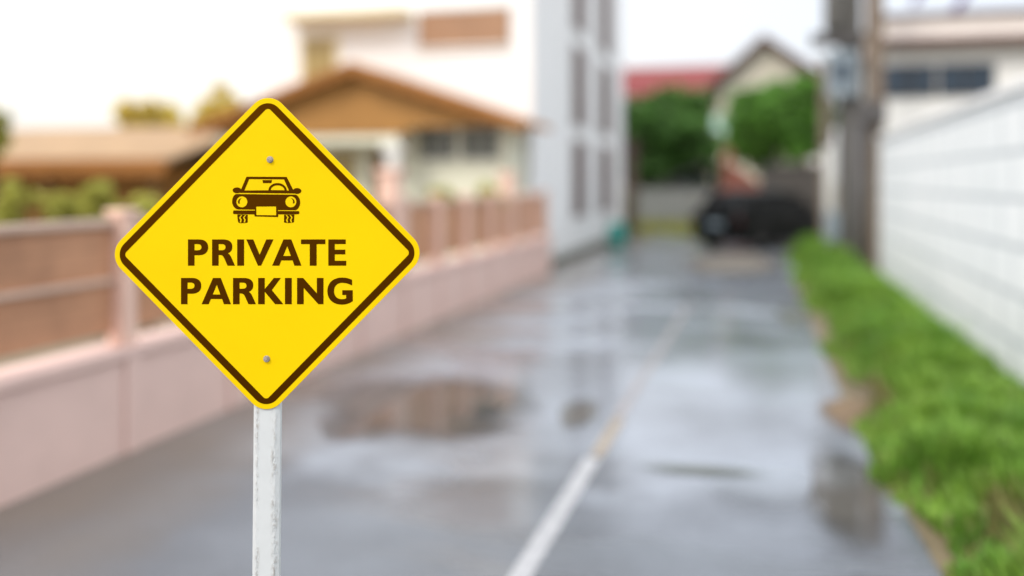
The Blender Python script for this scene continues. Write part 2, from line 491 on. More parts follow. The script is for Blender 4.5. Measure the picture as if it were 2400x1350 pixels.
# flaking white paint of the post
mp_ = mat('flaking_white_paint', (0.60, 0.63, 0.64), 0.55, 0.03, 25)
n = mp_.node_tree; p = n.nodes['Principled BSDF']
t = n.nodes.new('ShaderNodeTexCoord'); sx = n.nodes.new('ShaderNodeSeparateXYZ'); n.links.new(t.outputs['Object'], sx.inputs[0])
mpg = n.nodes.new('ShaderNodeMapping'); mpg.inputs['Scale'].default_value = (1, 1, 0.45)
n.links.new(t.outputs['Object'], mpg.inputs['Vector'])
fn = n.nodes.new('ShaderNodeTexNoise'); fn.inputs['Scale'].default_value = 150; fn.inputs['Detail'].default_value = 5; fn.inputs['Roughness'].default_value = 0.65
n.links.new(mpg.outputs[0], fn.inputs['Vector'])
pn = n.nodes.new('ShaderNodeTexNoise'); pn.inputs['Scale'].default_value = 26; pn.inputs['Detail'].default_value = 3
n.links.new(mpg.outputs[0], pn.inputs['Vector'])
def band(c, wd):
    a = n.nodes.new('ShaderNodeMath'); a.operation = 'SUBTRACT'; a.inputs[1].default_value = c; n.links.new(sx.outputs['X'], a.inputs[0])
    b = n.nodes.new('ShaderNodeMath'); b.operation = 'ABSOLUTE'; n.links.new(a.outputs[0], b.inputs[0])
    m_ = n.nodes.new('ShaderNodeMapRange'); m_.inputs['From Min'].default_value = wd; m_.inputs['From Max'].default_value = 0.0
    m_.inputs['To Min'].default_value = 0; m_.inputs['To Max'].default_value = 1
    n.links.new(b.outputs[0], m_.inputs['Value'])
    return m_.outputs[0]
k1 = band(-0.0235, 0.007); k2 = band(0.0125, 0.011)
mxm = n.nodes.new('ShaderNodeMath'); mxm.operation = 'MAXIMUM'; n.links.new(k1, mxm.inputs[0]); n.links.new(k2, mxm.inputs[1])
pr = n.nodes.new('ShaderNodeMapRange'); pr.inputs['From Min'].default_value = 0.36; pr.inputs['From Max'].default_value = 0.52
n.links.new(pn.outputs['Fac'], pr.inputs['Value'])
mk = n.nodes.new('ShaderNodeMath'); mk.operation = 'MULTIPLY'; n.links.new(mxm.outputs[0], mk.inputs[0]); n.links.new(pr.outputs[0], mk.inputs[1])
chip = n.nodes.new('ShaderNodeMapRange'); chip.inputs['From Min'].default_value = 0.50; chip.inputs['From Max'].default_value = 0.60
n.links.new(fn.outputs['Fac'], chip.inputs['Value'])
cm = n.nodes.new('ShaderNodeMath'); cm.operation = 'MULTIPLY'; n.links.new(mk.outputs[0], cm.inputs[0]); n.links.new(chip.outputs[0], cm.inputs[1])
mxc = n.nodes.new('ShaderNodeMix'); mxc.data_type = 'RGBA'
n.links.new(cm.outputs[0], mxc.inputs['Factor'])
n.links.new(p.inputs['Base Color'].links[0].from_socket, mxc.inputs[6]); mxc.inputs[7].default_value = (0.40, 0.39, 0.37, 1)
n.links.new(mxc.outputs[2], p.inputs['Base Color'])
bst = n.nodes.new('ShaderNodeMapRange'); bst.inputs['To Min'].default_value = 0.06; bst.inputs['To Max'].default_value = 1.0
n.links.new(mk.outputs[0], bst.inputs['Value'])
bp = n.nodes.new('ShaderNodeBump'); bp.inputs['Distance'].default_value = 0.008
n.links.new(bst.outputs[0], bp.inputs['Strength']); n.links.new(fn.outputs['Fac'], bp.inputs['Height']); n.links.new(bp.outputs[0], p.inputs['Normal'])
M['post_paint'] = mp_

# ------------------------------------------------------------------ ground, road
g = MB(); g.open = True
g.add([(-500, -60, -0.03), (500, -60, -0.03), (500, 900, -0.03), (-500, 900, -0.03)], [(0, 1, 2, 3)])
structure(g.build('ground', M['ground']))
g = MB(); g.open = True
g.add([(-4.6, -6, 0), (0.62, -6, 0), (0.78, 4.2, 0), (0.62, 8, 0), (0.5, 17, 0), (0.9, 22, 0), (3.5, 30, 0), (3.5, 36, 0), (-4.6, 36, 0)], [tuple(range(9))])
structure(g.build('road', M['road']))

g = MB(); g.open = True
g.add([(-1.085, -5, .004), (-0.985, -5, .004), (-0.985, 5.85, .004), (-1.085, 5.85, .004)], [(0, 1, 2, 3)])
structure(g.build('road_line', M['line']))
g = MB(); g.open = True
g.add([(-1.06, 5.9, .004), (-0.98, 5.9, .004), (-0.98, 6.9, .004), (-1.06, 6.9, .004)], [(0, 1, 2, 3)])
structure(g.build('orange_road_line', M['line_orange']))
g = MB(); g.open = True
g.add([(-1.07, 6.95, .004), (-1.00, 6.95, .004), (-0.97, 13.5, .004), (-1.04, 13.5, .004)], [(0, 1, 2, 3)])
structure(g.build('faded_road_line', M['line_faded']))


def blob_sheet(name, pts, z, m):
    """irregular flat patch through ground points"""
    c = sum(pts, Vector()) / len(pts)
    P = []
    N = len(pts)
    for i in range(N):
        for k in range(6):
            t = k / 6
            p0, p1, p2, p3 = pts[(i - 1) % N], pts[i], pts[(i + 1) % N], pts[(i + 2) % N]
            q = 0.5 * ((2 * p1) + (p2 - p0) * t + (2 * p0 - 5 * p1 + 4 * p2 - p3) * t * t + (3 * p1 - p0 - 3 * p2 + p3) * t ** 3)
            q = c + (q - c) * (1 + rnd.uniform(-0.04, 0.04))
            P.append((q.x, q.y, z))
    b = MB(); b.open = True
    b.add(P, [tuple(range(len(P)))])
    o = b.build(name, m)
    o.data.update()
    return structure(o)


blob_sheet('puddle', [ground(*q) for q in ((780, 880), (1000, 862), (1190, 890), (1290, 980), (1230, 1040), (1000, 1075), (820, 1070), (740, 980))], .005, M['water'])
blob_sheet('puddle', [ground(*q) for q in ((1325, 930), (1390, 925), (1405, 985), (1370, 1025), (1325, 1010), (1310, 965))], .005, M['water'])
blob_sheet('puddle', [ground(*q) for q in ((1900, 1030), (2040, 1030), (2090, 1120), (2120, 1260), (2050, 1330), (1900, 1310), (1840, 1250), (1900, 1140))], .005, M['water'])
blob_sheet('grey_road_patch', [ground(*q) for q in ((1600, 600), (1700, 590), (1840, 592), (1850, 625), (1780, 650), (1680, 652), (1590, 635))], .005, M['grey_patch'])  # grey-brown feathered patch on the road in front of the car
blob_sheet('soil', [ground(*q) for q in ((1900, 985), (1960, 930), (2060, 930), (2120, 980), (2080, 1030), (1980, 1030))], .009, M['soil_patch'])
blob_sheet('mossy_patch', [ground(*q) for q in ((1800, 720), (1850, 705), (1910, 740), (1930, 790), (1870, 780), (1820, 760))], .009, M['moss_patch'])
blob_sheet('mossy_patch', [ground(*q) for q in ((1430, 1100), (1560, 1088), (1700, 1095), (1860, 1100), (1880, 1115), (1700, 1118), (1560, 1116), (1440, 1112))], .009, M['moss_patch'])
g = MB()
g.box(-4.42, -4.05, 17.9, 31.5, 0.0, 0.10)
structure(g.build('kerb', M['moss'], bevel=0.01))

# ------------------------------------------------------------------ grass verge
def verge_h(x, y):
    t = max(0.0, min(1.0, (x - 0.72) / 1.4))
    return 0.02 + 0.09 * math.sin(t * 3.0) * (1 - 0.3 * math.sin(y * 1.3))


def verge_left(y):
    return 0.78 + 0.10 * math.sin(y * 1.7) + 0.05 * math.sin(y * 4.1) - (0.12 if y > 14 else 0)


g = MB(); g.open = True
NX, NY = 10, 80
vs = []
for j in range(NY + 1):
    y = 1.0 + 24.0 * j / NY
    for i in range(NX + 1):
        x = verge_left(y) + (2.03 - verge_left(y)) * i / NX
        x = x - (0.14 if i == 0 else 0)
        vs.append((x, y, (0.0 if i else -0.02) + verge_h(x, y) * min(1, i / 2) + rnd.uniform(0, .01)))
g.add(vs, [(j * (NX + 1) + i, j * (NX + 1) + i + 1, (j + 1) * (NX + 1) + i + 1, (j + 1) * (NX + 1) + i) for j in range(NY) for i in range(NX)])
structure(g.build('verge_ground', M['soil'], smooth=True))


def grass(name, m, n, f_keep, hmul, seed):
    r = random.Random(seed)
    vs = []; fs = []
    for _ in range(n):
        y = 2.2 + 22.0 * r.random() ** 1.35
        xl = verge_left(y)
        x = xl - 0.05 + (2.02 - xl + 0.05) * r.random()
        cl = math.sin(x * 5 + 3 * math.sin(y * 1.9)) * math.sin(y * 3.1 + x * 2)
        if not f_keep(x, y, cl, r):
            continue
        if x < xl + 0.22 and r.random() < 0.55 and math.sin(y * 9 + x * 7) < 0.3:
            continue
        edge = min(1, max(0.25, (x - xl + 0.12) / 0.5), max(0.35, (2.1 - x) / 0.6))
        z0 = verge_h(x, y) - 0.03
        hh = (0.10 + 0.20 * r.random() + 0.16 * max(0, cl) + 0.10 * max(0, math.sin(y * 7.3 + x * 4)) * r.random()) * edge * hmul
        for _b in range(3):
            an = r.uniform(0, 6.283); lean = r.uniform(0.1, 0.75) * hh
            wd = 0.006 + 0.006 * r.random() + y * 0.0006
            bx, by = x + r.uniform(-.03, .03), y + r.uniform(-.03, .03)
            dx, dy = math.cos(an), math.sin(an)
            px, py = -dy * wd, dx * wd
            o = len(vs)
            vs += [(bx - px, by - py, z0), (bx + px, by + py, z0),
                   (bx + dx * lean * .35 - px * .8, by + dy * lean * .35 - py * .8, z0 + hh * .6),
                   (bx + dx * lean * .35 + px * .8, by + dy * lean * .35 + py * .8, z0 + hh * .6),
                   (bx + dx * lean, by + dy * lean, z0 + hh)]
            fs += [(o, o + 1, o + 3, o + 2), (o + 2, o + 3, o + 4)]
    b = MB(); b.open = True
    b.add(vs, fs)
    return structure(b.build(name, m), 'stuff')


def bare(x, y):
    return (y > 7.2 and y < 8.6 and x < 1.0) or (4.2 < y < 5.2 and 1.0 < x < 1.25)


grass('grass', M['grass'], 42000, lambda x, y, c, r: not bare(x, y) and (c > -0.75 or r.random() < 0.5), 1.0, 3)
grass('dry_grass', M['grass_dry'], 13000, lambda x, y, c, r: x < verge_left(y) + 0.35 and r.random() < .75 or c < -0.35 or math.sin(x * 9 + y * 2.3) > .86, 0.85, 4)

# ------------------------------------------------------------------ parking sign
ppx = SIGN_D / F                                    # metres per photograph pixel at the sign
base_row = HZ + H / ppx
SC = Vector((628, 595))                             # sign centre in the photograph
dirx = (SC.x - 1200) / F
sp0 = Vector((SIGN_D * (dirx * CA - SA), SIGN_D * (dirx * SA + CA), 0))
sign = thing('parking_sign', 'yellow diamond PRIVATE PARKING sign with a car symbol on a flaking white post', 'road sign', sp0, A)


def L(px, py):                                      # photograph pixel -> local x, z on the sign
    return ((px - SC.x) * ppx, H + (HZ - py) * ppx)


def rdiamond(inset, r, seg=10):
    """rounded square turned on its corner; inset and radius in pixels; returns list of px"""
    hu, hv = 746 / 2 / math.sqrt(2) - inset, 754 / 2 / math.sqrt(2) - inset
    pts = []
    for (su, sv, a0) in ((1, 1, 0), (-1, 1, 90), (-1, -1, 180), (1, -1, 270)):
        cu, cv = su * (hu - r), sv * (hv - r)
        for k in range(seg + 1):
            an = R(a0 + 90 * k / seg)
            u, v = cu + r * math.cos(an), cv + r * math.sin(an)
            # u runs along (1,1)/sqrt2 (down right), v along (1,-1)/sqrt2 (up right)
            pts.append((SC.x - 2 + 1.004 * (u + v) / math.sqrt(2), SC.y - .5 + 1.025 * (u - v) / math.sqrt(2)))
    return pts


pl = MB().prism([L(*q) for q in rdiamond(0, 46, 14)], 1, 0.0, 0.003)
pl.build('sign_plate', M['sign_yellow'], sign, bevel=0.0006)
o_ = [L(*q) for q in rdiamond(12, 34, 14)]; i_ = [L(*q) for q in rdiamond(28.5, 9, 14)]
rg = MB(); rg.open = True
N = len(o_)
rg.add([(x, -0.0004, z) for x, z in o_] + [(x, -0.0004, z) for x, z in i_], [(k, (k + 1) % N, (k + 1) % N + N, k + N) for k in range(N)])
rg.build('border_stripe', M['sign_ink'], sign)


def path_pts(d, conv):
    """tiny path reader: M x,y L x,y C x,y x,y x,y Z -> list of closed loops"""
    tok = d.replace(',', ' ').split()
    loops = []; cur = None; cmd = None; i = 0
    while i < len(tok):
        if tok[i] in 'MLCZ':
            cmd = tok[i]; i += 1
            if cmd == 'Z':
                loops.append(cur); cur = None
            elif cmd == 'M':
                cur = []
            continue
        if cmd in 'ML':
            cur.append((float(tok[i]), float(tok[i + 1]))); i += 2; cmd = 'L'
        elif cmd == 'C':
            q = [float(v) for v in tok[i:i + 6]]; i += 6
            p0 = cur[-1]
            for k in range(1, 11):
                t = k / 10; s = 1 - t
                cur.append((s ** 3 * p0[0] + 3 * s * s * t * q[0] + 3 * s * t * t * q[2] + t ** 3 * q[4],
                            s ** 3 * p0[1] + 3 * s * s * t * q[1] + 3 * s * t * t * q[3] + t ** 3 * q[5]))
    return [[conv(*p) for p in l] for l in loops]


def print_shape(name, items, conv, parent, y=-0.0004):
    """items: list of path strings; each becomes a filled flat shape of printed ink"""
    V = []; Fs = []
    for k, d in enumerate(items):
        cu = bpy.data.curves.new('tmp', 'CURVE'); cu.dimensions = '2D'; cu.fill_mode = 'FRONT'
        for lp in path_pts(d, conv):
            s = cu.splines.new('POLY'); s.points.add(len(lp) - 1)
            for p, (x, z) in zip(s.points, lp):
                p.co = (x * 100, z * 100, 0, 1)
            s.use_cyclic_u = True
        ob = bpy.data.objects.new('tmp', cu); col.objects.link(ob)
        dg = bpy.context.evaluated_depsgraph_get()
        me = bpy.data.meshes.new_from_object(ob.evaluated_get(dg))
        o = len(V)
        yy = y - 0.00003 * (k % 3)
        V += [(v.co.x / 100, yy, v.co.y / 100) for v in me.vertices]
        Fs += [tuple(i + o for i in pg.vertices) for pg in me.polygons]
        bpy.data.objects.remove(ob); bpy.data.curves.remove(cu); bpy.data.meshes.remove(me)
    b = MB(); b.open = True
    b.add(V, Fs)
    return b.build(name, M['sign_ink'], parent)


zt = 2400 / 460.0
convT = lambda x, y: L(400 + x / zt, 540 + y / zt)
def sh(d, dx, dy):
    out_ = []
    toks = d.replace(',', ' ').split(); k = 0
    for t_ in toks:
        if t_ in 'MLCZ': out_.append(t_)
        else:
            out_.append(str(float(t_) + (dx if k % 2 == 0 else dy))); k += 1
    return ' '.join(out_)
LP_ = 'M 212,110 L 345,110 C 420,110 459,145 459,205 C 459,270 415,303 345,303 L 292,303 292,431 212,431 Z M 292,167 L 325,167 C 360,167 377,180 377,205 C 377,230 360,243 325,243 L 292,243 Z'
LR_ = 'M 507,110 L 640,110 C 712,110 754,140 754,197 C 754,240 735,265 700,280 C 718,288 730,305 742,330 L 787,431 696,431 655,340 C 640,308 625,300 600,300 L 587,300 587,431 507,431 Z M 587,167 L 622,167 C 655,167 671,178 671,204 C 671,230 655,242 622,242 L 587,242 Z'
LA_ = 'M 1380,110 L 1475,110 1600,431 1513,431 1492,367 1354,367 1328,431 1241,431 Z M 1426,192 L 1470,312 1377,312 Z'
row1 = [LP_, LR_, 'M 814,110 L 898,110 898,431 814,431 Z',
        'M 925,110 L 1010,110 1088,297 1170,110 1258,110 1106,431 1068,431 Z', LA_,
        'M 1594,110 L 1892,110 1892,167 1785,167 1785,431 1701,431 1701,167 1594,167 Z',
        'M 1928,110 L 2141,110 2141,167 2007,167 2007,235 2136,235 2136,293 2007,293 2007,371 2147,371 2147,431 1928,431 Z']
row2 = [sh(LP_, -85, 471), sh(LA_, -862, 471), sh(LR_, 256, 471),
        'M 1070,581 L 1151,581 1151,718 1262,581 1348,581 1238,730 1378,902 1278,902 1151,750 1151,902 1070,902 Z',
        'M 1398,581 L 1481,581 1481,902 1398,902 Z',
        'M 1546,581 L 1620,581 1788,770 1788,581 1869,581 1869,902 1806,902 1627,702 1627,902 1546,902 Z',
        'M 2219,604 C 2180,585 2140,576 2095,576 C 1985,576 1916,645 1916,742 C 1916,840 1985,907 2090,907 C 2145,907 2190,893 2227,865 L 2227,731 2099,731 2099,790 2146,790 2146,830 C 2130,838 2115,841 2095,841 C 2037,841 1998,803 1998,742 C 1998,680 2037,641 2095,641 C 2140,641 2180,652 2219,674 Z']
print_shape('lettering', row1, convT, sign)
print_shape('lettering', row2, convT, sign)
zc = 1671 / 260.0
convC = lambda x, y: L(500 + x / zc, 350 + y / zc)
def ell(cx, cy, rx, ry):
    k = 0.5523
    return f'M {cx-rx},{cy} C {cx-rx},{cy-ry*k} {cx-rx*k},{cy-ry} {cx},{cy-ry} C {cx+rx*k},{cy-ry} {cx+rx},{cy-ry*k} {cx+rx},{cy} C {cx+rx},{cy+ry*k} {cx+rx*k},{cy+ry} {cx},{cy+ry} C {cx-rx*k},{cy+ry} {cx-rx},{cy+ry*k} {cx-rx},{cy} Z '
zig = lambda a, b, c, d: ' '.join([f'M {a},989 L {a+20},989 {b+22},1026 {c+22},1060 {d+22},1102 {d},1100 {c},1062 {b},1027 Z'])
car_items = [
    'M 500,412 L 1105,415 1198,600 1212,640 1225,665 385,655 405,625 420,600 Z M 540,448 L 1065,452 1140,620 1107,620 C 1102,550 1040,508 968,508 C 895,508 835,550 830,616 L 468,620 Z M 865,614 C 870,570 910,542 968,542 C 1025,542 1065,570 1075,616 Z',
    ell(357, 617, 66, 44), ell(1262, 627, 64, 44),
    'M 740,463 L 885,463 873,508 748,508 Z',
    'M 340,673 L 1245,683 C 1290,705 1308,755 1308,800 C 1308,850 1280,900 1240,917 L 972,915 972,928 1285,930 C 1299,938 1299,968 1285,977 L 977,980 977,1020 622,1010 618,980 305,975 C 293,968 295,925 308,920 L 628,922 628,908 365,905 C 315,890 284,840 284,785 C 284,735 305,690 340,673 Z '
    + ell(430, 790, 83, 83) + ell(1168, 790, 83, 83) + 'M 645,862 L 945,859 947,993 650,990 Z',
    'M 428,733 C 380,742 362,785 376,815 L 402,817 C 390,790 395,760 428,733 Z',
    'M 1168,733 C 1215,742 1234,780 1220,812 L 1195,815 C 1207,795 1205,755 1168,733 Z',
    'M 362,981 L 518,985 518,1100 C 500,1113 395,1115 380,1105 C 370,1085 362,1030 362,981 Z ' + zig(418, 386, 406, 396) + ' ' + zig(476, 446, 466, 456),
    'M 1066,985 L 1221,981 1215,1095 C 1200,1113 1085,1113 1066,1100 Z ' + zig(1090, 1114, 1094, 1106) + ' ' + zig(1148, 1172, 1154, 1166),
]
print_shape('car_symbol', car_items, convC, sign)
for (bx, by) in ((633, 374), (625, 841)):
    x, z = L(bx, by)
    b = MB()
    hexp = [(x + 0.0060 * math.cos(R(60 * k + 10)), z + 0.0060 * math.sin(R(60 * k + 10))) for k in range(6)]
    b.prism(hexp, 1, -0.0050, -0.0012)
    b.prism([(x + 0.0070 * math.cos(R(15 * k)), z + 0.0070 * math.sin(R(15 * k))) for k in range(24)], 1, -0.0012, -0.0003)
    b.prism([(x + 0.0030 * math.cos(R(30 * k)), z + 0.0030 * math.sin(R(30 * k))) for k in range(12)], 1, -0.0062, -0.0050)
    b.build('bolt', M['bolt_steel'], sign, bevel=0.0006)
# post: square with chamfered corners, leaning a touch
prof = [(-33, 6), (-23, 0), (20, 0), (30, 6), (30, 22), (22, 26), (-24, 26), (-33, 22)]
po = MB()
rings = []
for row in (330, 500, 700, 960, 1350, 1800, base_row + 30):
    cxp = 624.5 - (row - 960) * 3.3 / 390 + (0.4 if row > 900 else 0)
    rings.append([((cxp + a - SC.x) * ppx, 0.0032 + b * ppx, H + (HZ - row) * ppx) for a, b in prof])
po.loft(rings)
post = po.build('post', M['post_paint'], sign, bevel=0.0008)

# ------------------------------------------------------------------ pink fence along the left of the street
FX = -3.95
fence = thing('garden_fence', 'long pink roadside wall with pink posts and brown board panels between them', 'fence', (FX, 0, 0))
MB().box(-0.22, 0, -3.0, 17.75, -0.05, 0.62).build('low_wall', M['pink'], fence, bevel=0.01)
MB().box(-0.245, 0.035, -3.02, 17.78, 0.62, 0.69).build('coping', M['pink'], fence, bevel=0.012)
posts = []
y = 5.62 - 1.19 * 7
k = 0
ys = []
base_y = at(280, 0, 1).y
# post positions along the street measured from the photograph
first = ground(280, 1077).y
last = ground(1272, 643).y
npost = 11
step = (last - first) / 10
ys = [first + 0.15 + step * k for k in range(-6, 11)]
for k, yy in enumerate(ys):
    MB().box(-0.13, 0.0, yy - 0.05, yy + 0.085, 0.69, 1.53).box(-0.145, 0.015, yy - 0.065, yy + 0.10, 1.53, 1.57).build('post', M['pink_post'], fence, bevel=0.01)
for yy in ys:
    MB().box(0.002, 0.028, yy - 0.05, yy + 0.085, 0.0, 0.618).build('pilaster', M['pink'], fence, bevel=0.008)
for k in range(len(ys) - 1):
    y0, y1 = ys[k] + 0.085, ys[k + 1] - 0.05
    MB().box(-0.12, -0.09, y0, y1, 0.78, 1.46).build('board_panel', M['brown_board'], fence, bevel=0.004)
    MB().box(-0.125, -0.05, y0, y1, 1.462, 1.51).build('rail', M['rail'], fence, bevel=0.006)
    if k < 9:
        MB().box(-0.088, -0.05, y0, y1, 1.10, 1.135).build('rail', M['rail'], fence, bevel=0.006)
for yy in (ground(938, 790).y, ground(1200, 675).y):
    MB().box(-0.21, 0.01, yy - 0.12, yy + 0.12, 0.692, 1.84).box(-0.24, 0.04, yy - 0.15, yy + 0.15, 1.84, 1.90).build('pillar', M['pink_post'], fence, bevel=0.012)

# ------------------------------------------------------------------ bungalow with brown gable roof
def slope_roof(mb, x0, z0, x1, z1, y0, y1, th=0.12):
    mb.prism([(x0, z0), (x1, z1), (x1, z1 + th), (x0, z0 + th)], 1, y0, y1)
    return mb


bx0, bx1, apex = -10.75, -4.05, -7.35
bung = thing('bungalow', 'cream bungalow with a broad brown tiled gable roof behind the pink fence', 'house', (apex, 17, 0))
ZE, ZA = 2.72, 3.85
def off(o, v): return v - o
rb = MB()
slope_roof(rb, bx1 - apex, ZE, 0, ZA, -1.0, 1.15)
r1 = rb.build('roof', M['roof_tile'], bung, bevel=0.01)
rb = MB(); slope_roof(rb, bx0 - apex, ZE, 0, ZA, -1.0, 1.15); rb.build('roof', M['roof_tile'], bung, bevel=0.01)
fb = MB()
fb.prism([(bx1 - apex, ZE - .10), (0, ZA - .12), (0, ZA + .10), (bx1 - apex, ZE + .10)], 1, -1.06, -1.003)
fb.prism([(bx0 - apex, ZE - .10), (0, ZA - .12), (0, ZA + .10), (bx0 - apex, ZE + .10)], 1, -1.06, -1.003)
fb.build('fascia', M['fascia'], bung, bevel=0.008)
cxx = at(925, 0, 16.35).x - apex
gb = MB(); gb.prism([(bx0 - apex + .6, 2.62), (cxx + .1, 2.62), (cxx + .5, 2.76), (bx1 - apex - .3, ZE + .03), (bx1 - apex - .3, ZE + .10), (0, ZA - .02), (bx0 - apex + .6, ZE + .17)], 1, -0.75, -0.68)
gb.build('gable', M['gable_wood'], bung)
MB().box(-2.9, 2.8, 0, 1.1, 0, 2.86).build('wall', M['cream_wall'], bung, bevel=0.01)
MB().box(-3.0, cxx + .1, -0.74, -0.6, 2.46, 2.60).build('porch_beam', M['cream_wall'], bung, bevel=0.01)
cxx = at(925, 0, 16.35).x - apex
MB().box(cxx - .13, cxx + .13, -0.78, -0.52, 0, 2.44).box(cxx - .2, cxx + .2, -0.83, -0.47, 2.30, 2.455).build('porch_column', M['frame_white'], bung, bevel=0.01)
MB().box(-2.85, -2.6, -0.76, -0.52, 0, 2.44).build('porch_column', M['frame_white'], bung, bevel=0.01)
for (pa, pb) in ((985, 1070), (1082, 1170)):
    xa, xb = at(pa, 0, 17).x - apex, at(pb, 0, 17).x - apex
    wn = MB().box(xa, xb, -.04, -.003, 2.14, 2.18).box(xa, xb, -.04, -.003, 2.76, 2.80).box(xa, xa + .03, -.04, -.003, 2.18, 2.76).box(xb - .03, xb, -.04, -.003, 2.18, 2.76).box((xa + xb) / 2 - .02, (xa + xb) / 2 + .02, -.04, -.003, 2.18, 2.76)
    wo = wn.build('window', M['frame_white'], bung)
    MB().box(xa + .03, xb - .03, -.02, -.004, 2.18, 2.76).build('pane', M['glass_green'], wo)
for (pa, pb, m_) in ((770, 836, 'glass_tan'), (868, 905, 'dark_wood')):
    xa, xb = at(pa, 0, 17).x - apex, at(pb, 0, 17).x - apex
    MB().box(xa, xb, -.05, -.003, 0.3, 2.32).build('door', M[m_], bung, bevel=0.01)

# long low tan-roofed annex to the left
ax = at(0, 0, 15.5).x - 6
an = thing('annex_building', 'long low building with a tan sheet roof left of the bungalow', 'building', (ax, 15.5, 0))
ln = (-10.9) - ax
zr0, zr1 = at(200, 385, 15.5).z, at(200, 310, 19).z
rb = MB(); rb.prism([(0, zr0), (3.5, zr1), (3.5, zr1 + .1), (0, zr0 + .1)], 0, 0, ln); rb.build('roof', M['roof_tan'], an, bevel=0.01)
rb = MB(); rb.prism([(3.52, zr1), (7.0, zr0), (7.0, zr0 + .1), (3.52, zr1 + .1)], 0, 0, ln); rb.build('roof', M['roof_tan'], an, bevel=0.01)
MB().box(0, ln, -0.07, -0.004, zr0 - 0.22, zr0 + 0.10).build('fascia', M['fascia'], an, bevel=0.01)
MB().box(0.2, ln, 1.2, 6.8, 0, zr0 - .02).build('wall', M['gable_wood'], an)
for k in range(6):
    x = ln - 0.4 - k * 2.4
    MB().box(x - .07, x + .07, 0.1, 0.24, 0, zr0 - .005).build('roof_post', M['dark_wood'], an)

# ------------------------------------------------------------------ white apartment building
WX = -4.45
apt = thing('apartment_building', 'tall white apartment building with narrow brown louvred windows on its street side', 'building', (WX, 18.25, 0))
xl = at(610, 0, 18.25).x - WX
MB().box(xl, 0, 0, 12.6, 0, 9.6).build('wall', M['white_wall'], apt, bevel=0.02)
Yn = lambda px: (lambda xc: (-WX / (SA - xc * CA)) * (xc * SA + CA))((px - 1200) / F) - 18.25
for (pa, pb) in ((1340, 1371), (1402, 1430)):
    ya, yb = Yn(pa), Yn(pb)
    for (z0, z1) in ((0.88, 2.76), (3.14, 5.10), (5.50, 7.40), (7.8, 9.2)):
        wn = MB().box(0.003, 0.03, ya - .04, ya, z0, z1).box(0.003, 0.03, yb, yb + .04, z0, z1).box(0.003, 0.03, ya - .04, yb + .04, z1, z1 + .04).box(0.003, 0.05, ya - .04, yb + .04, z0 - .04, z0)
        wo = wn.build('window', M['frame_white'], apt)
        MB().box(0.002, 0.03, ya, yb, z0, z1).build('louvre', M['louvre'], wo)
def xf(px, Y=18.25): return at(px, 0, Y).x - WX
def zf(px, py, Y=18.25): return at(px, py, Y).z
wn = MB().box(xf(978) , xf(1200), -.09, -.003, zf(1090, 114), zf(1090, 108)).box(xf(980), xf(1198), -.06, -.003, zf(1090, 24), zf(1090, 16))
wo = wn.build('window', M['frame_white'], apt)
MB().box(xf(983), xf(1195), -.05, -.002, zf(1090, 108), zf(1090, 24)).build('shutter', M['shutter'], wo)
wn = MB().box(xf(705), xf(713), -.05, -.003, 2.6, zf(750, 84)).box(xf(787), xf(795), -.05, -.003, 2.6, zf(750, 84)).box(xf(713), xf(787), -.05, -.003, zf(750, 92), zf(750, 84))
wo = wn.build('window', M['ledge'], apt)
MB().box(xf(713), xf(787), -.03, -.002, 2.6, zf(750, 92)).build('pane', M['glass_tan'], wo)
MB().box(xf(690), xf(968), -.6, -.003, zf(820, 50), zf(820, 34)).build('canopy', M['ledge'], apt, bevel=0.01)
MB().box(xf(1250), 0.0 - .06, -.12, -.003, 0, 9.5).build('corner_pier', M['white_wall'], apt, bevel=0.01)

# teal plastic drum at the foot of the building
dp = ground(1400, 577)
db = MB().lathe([(.19, 0), (.22, .03), (.25, .2), (.26, .35), (.25, .5), (.21, .60), (.215, .63), (.19, .64), (.17, .60), (.10, .59)], (0, 0, 0), 28)
dr = db.build('plastic_drum', M['teal'], smooth=True)
dr.location = (-4.12 + 0.02, dp.y, 0.005)
dr.location.x = -3.78
dr.location.y = ground(1400, 577).y
tag(dr, 'round teal plastic drum standing at the foot of the white apartment building', 'drum')

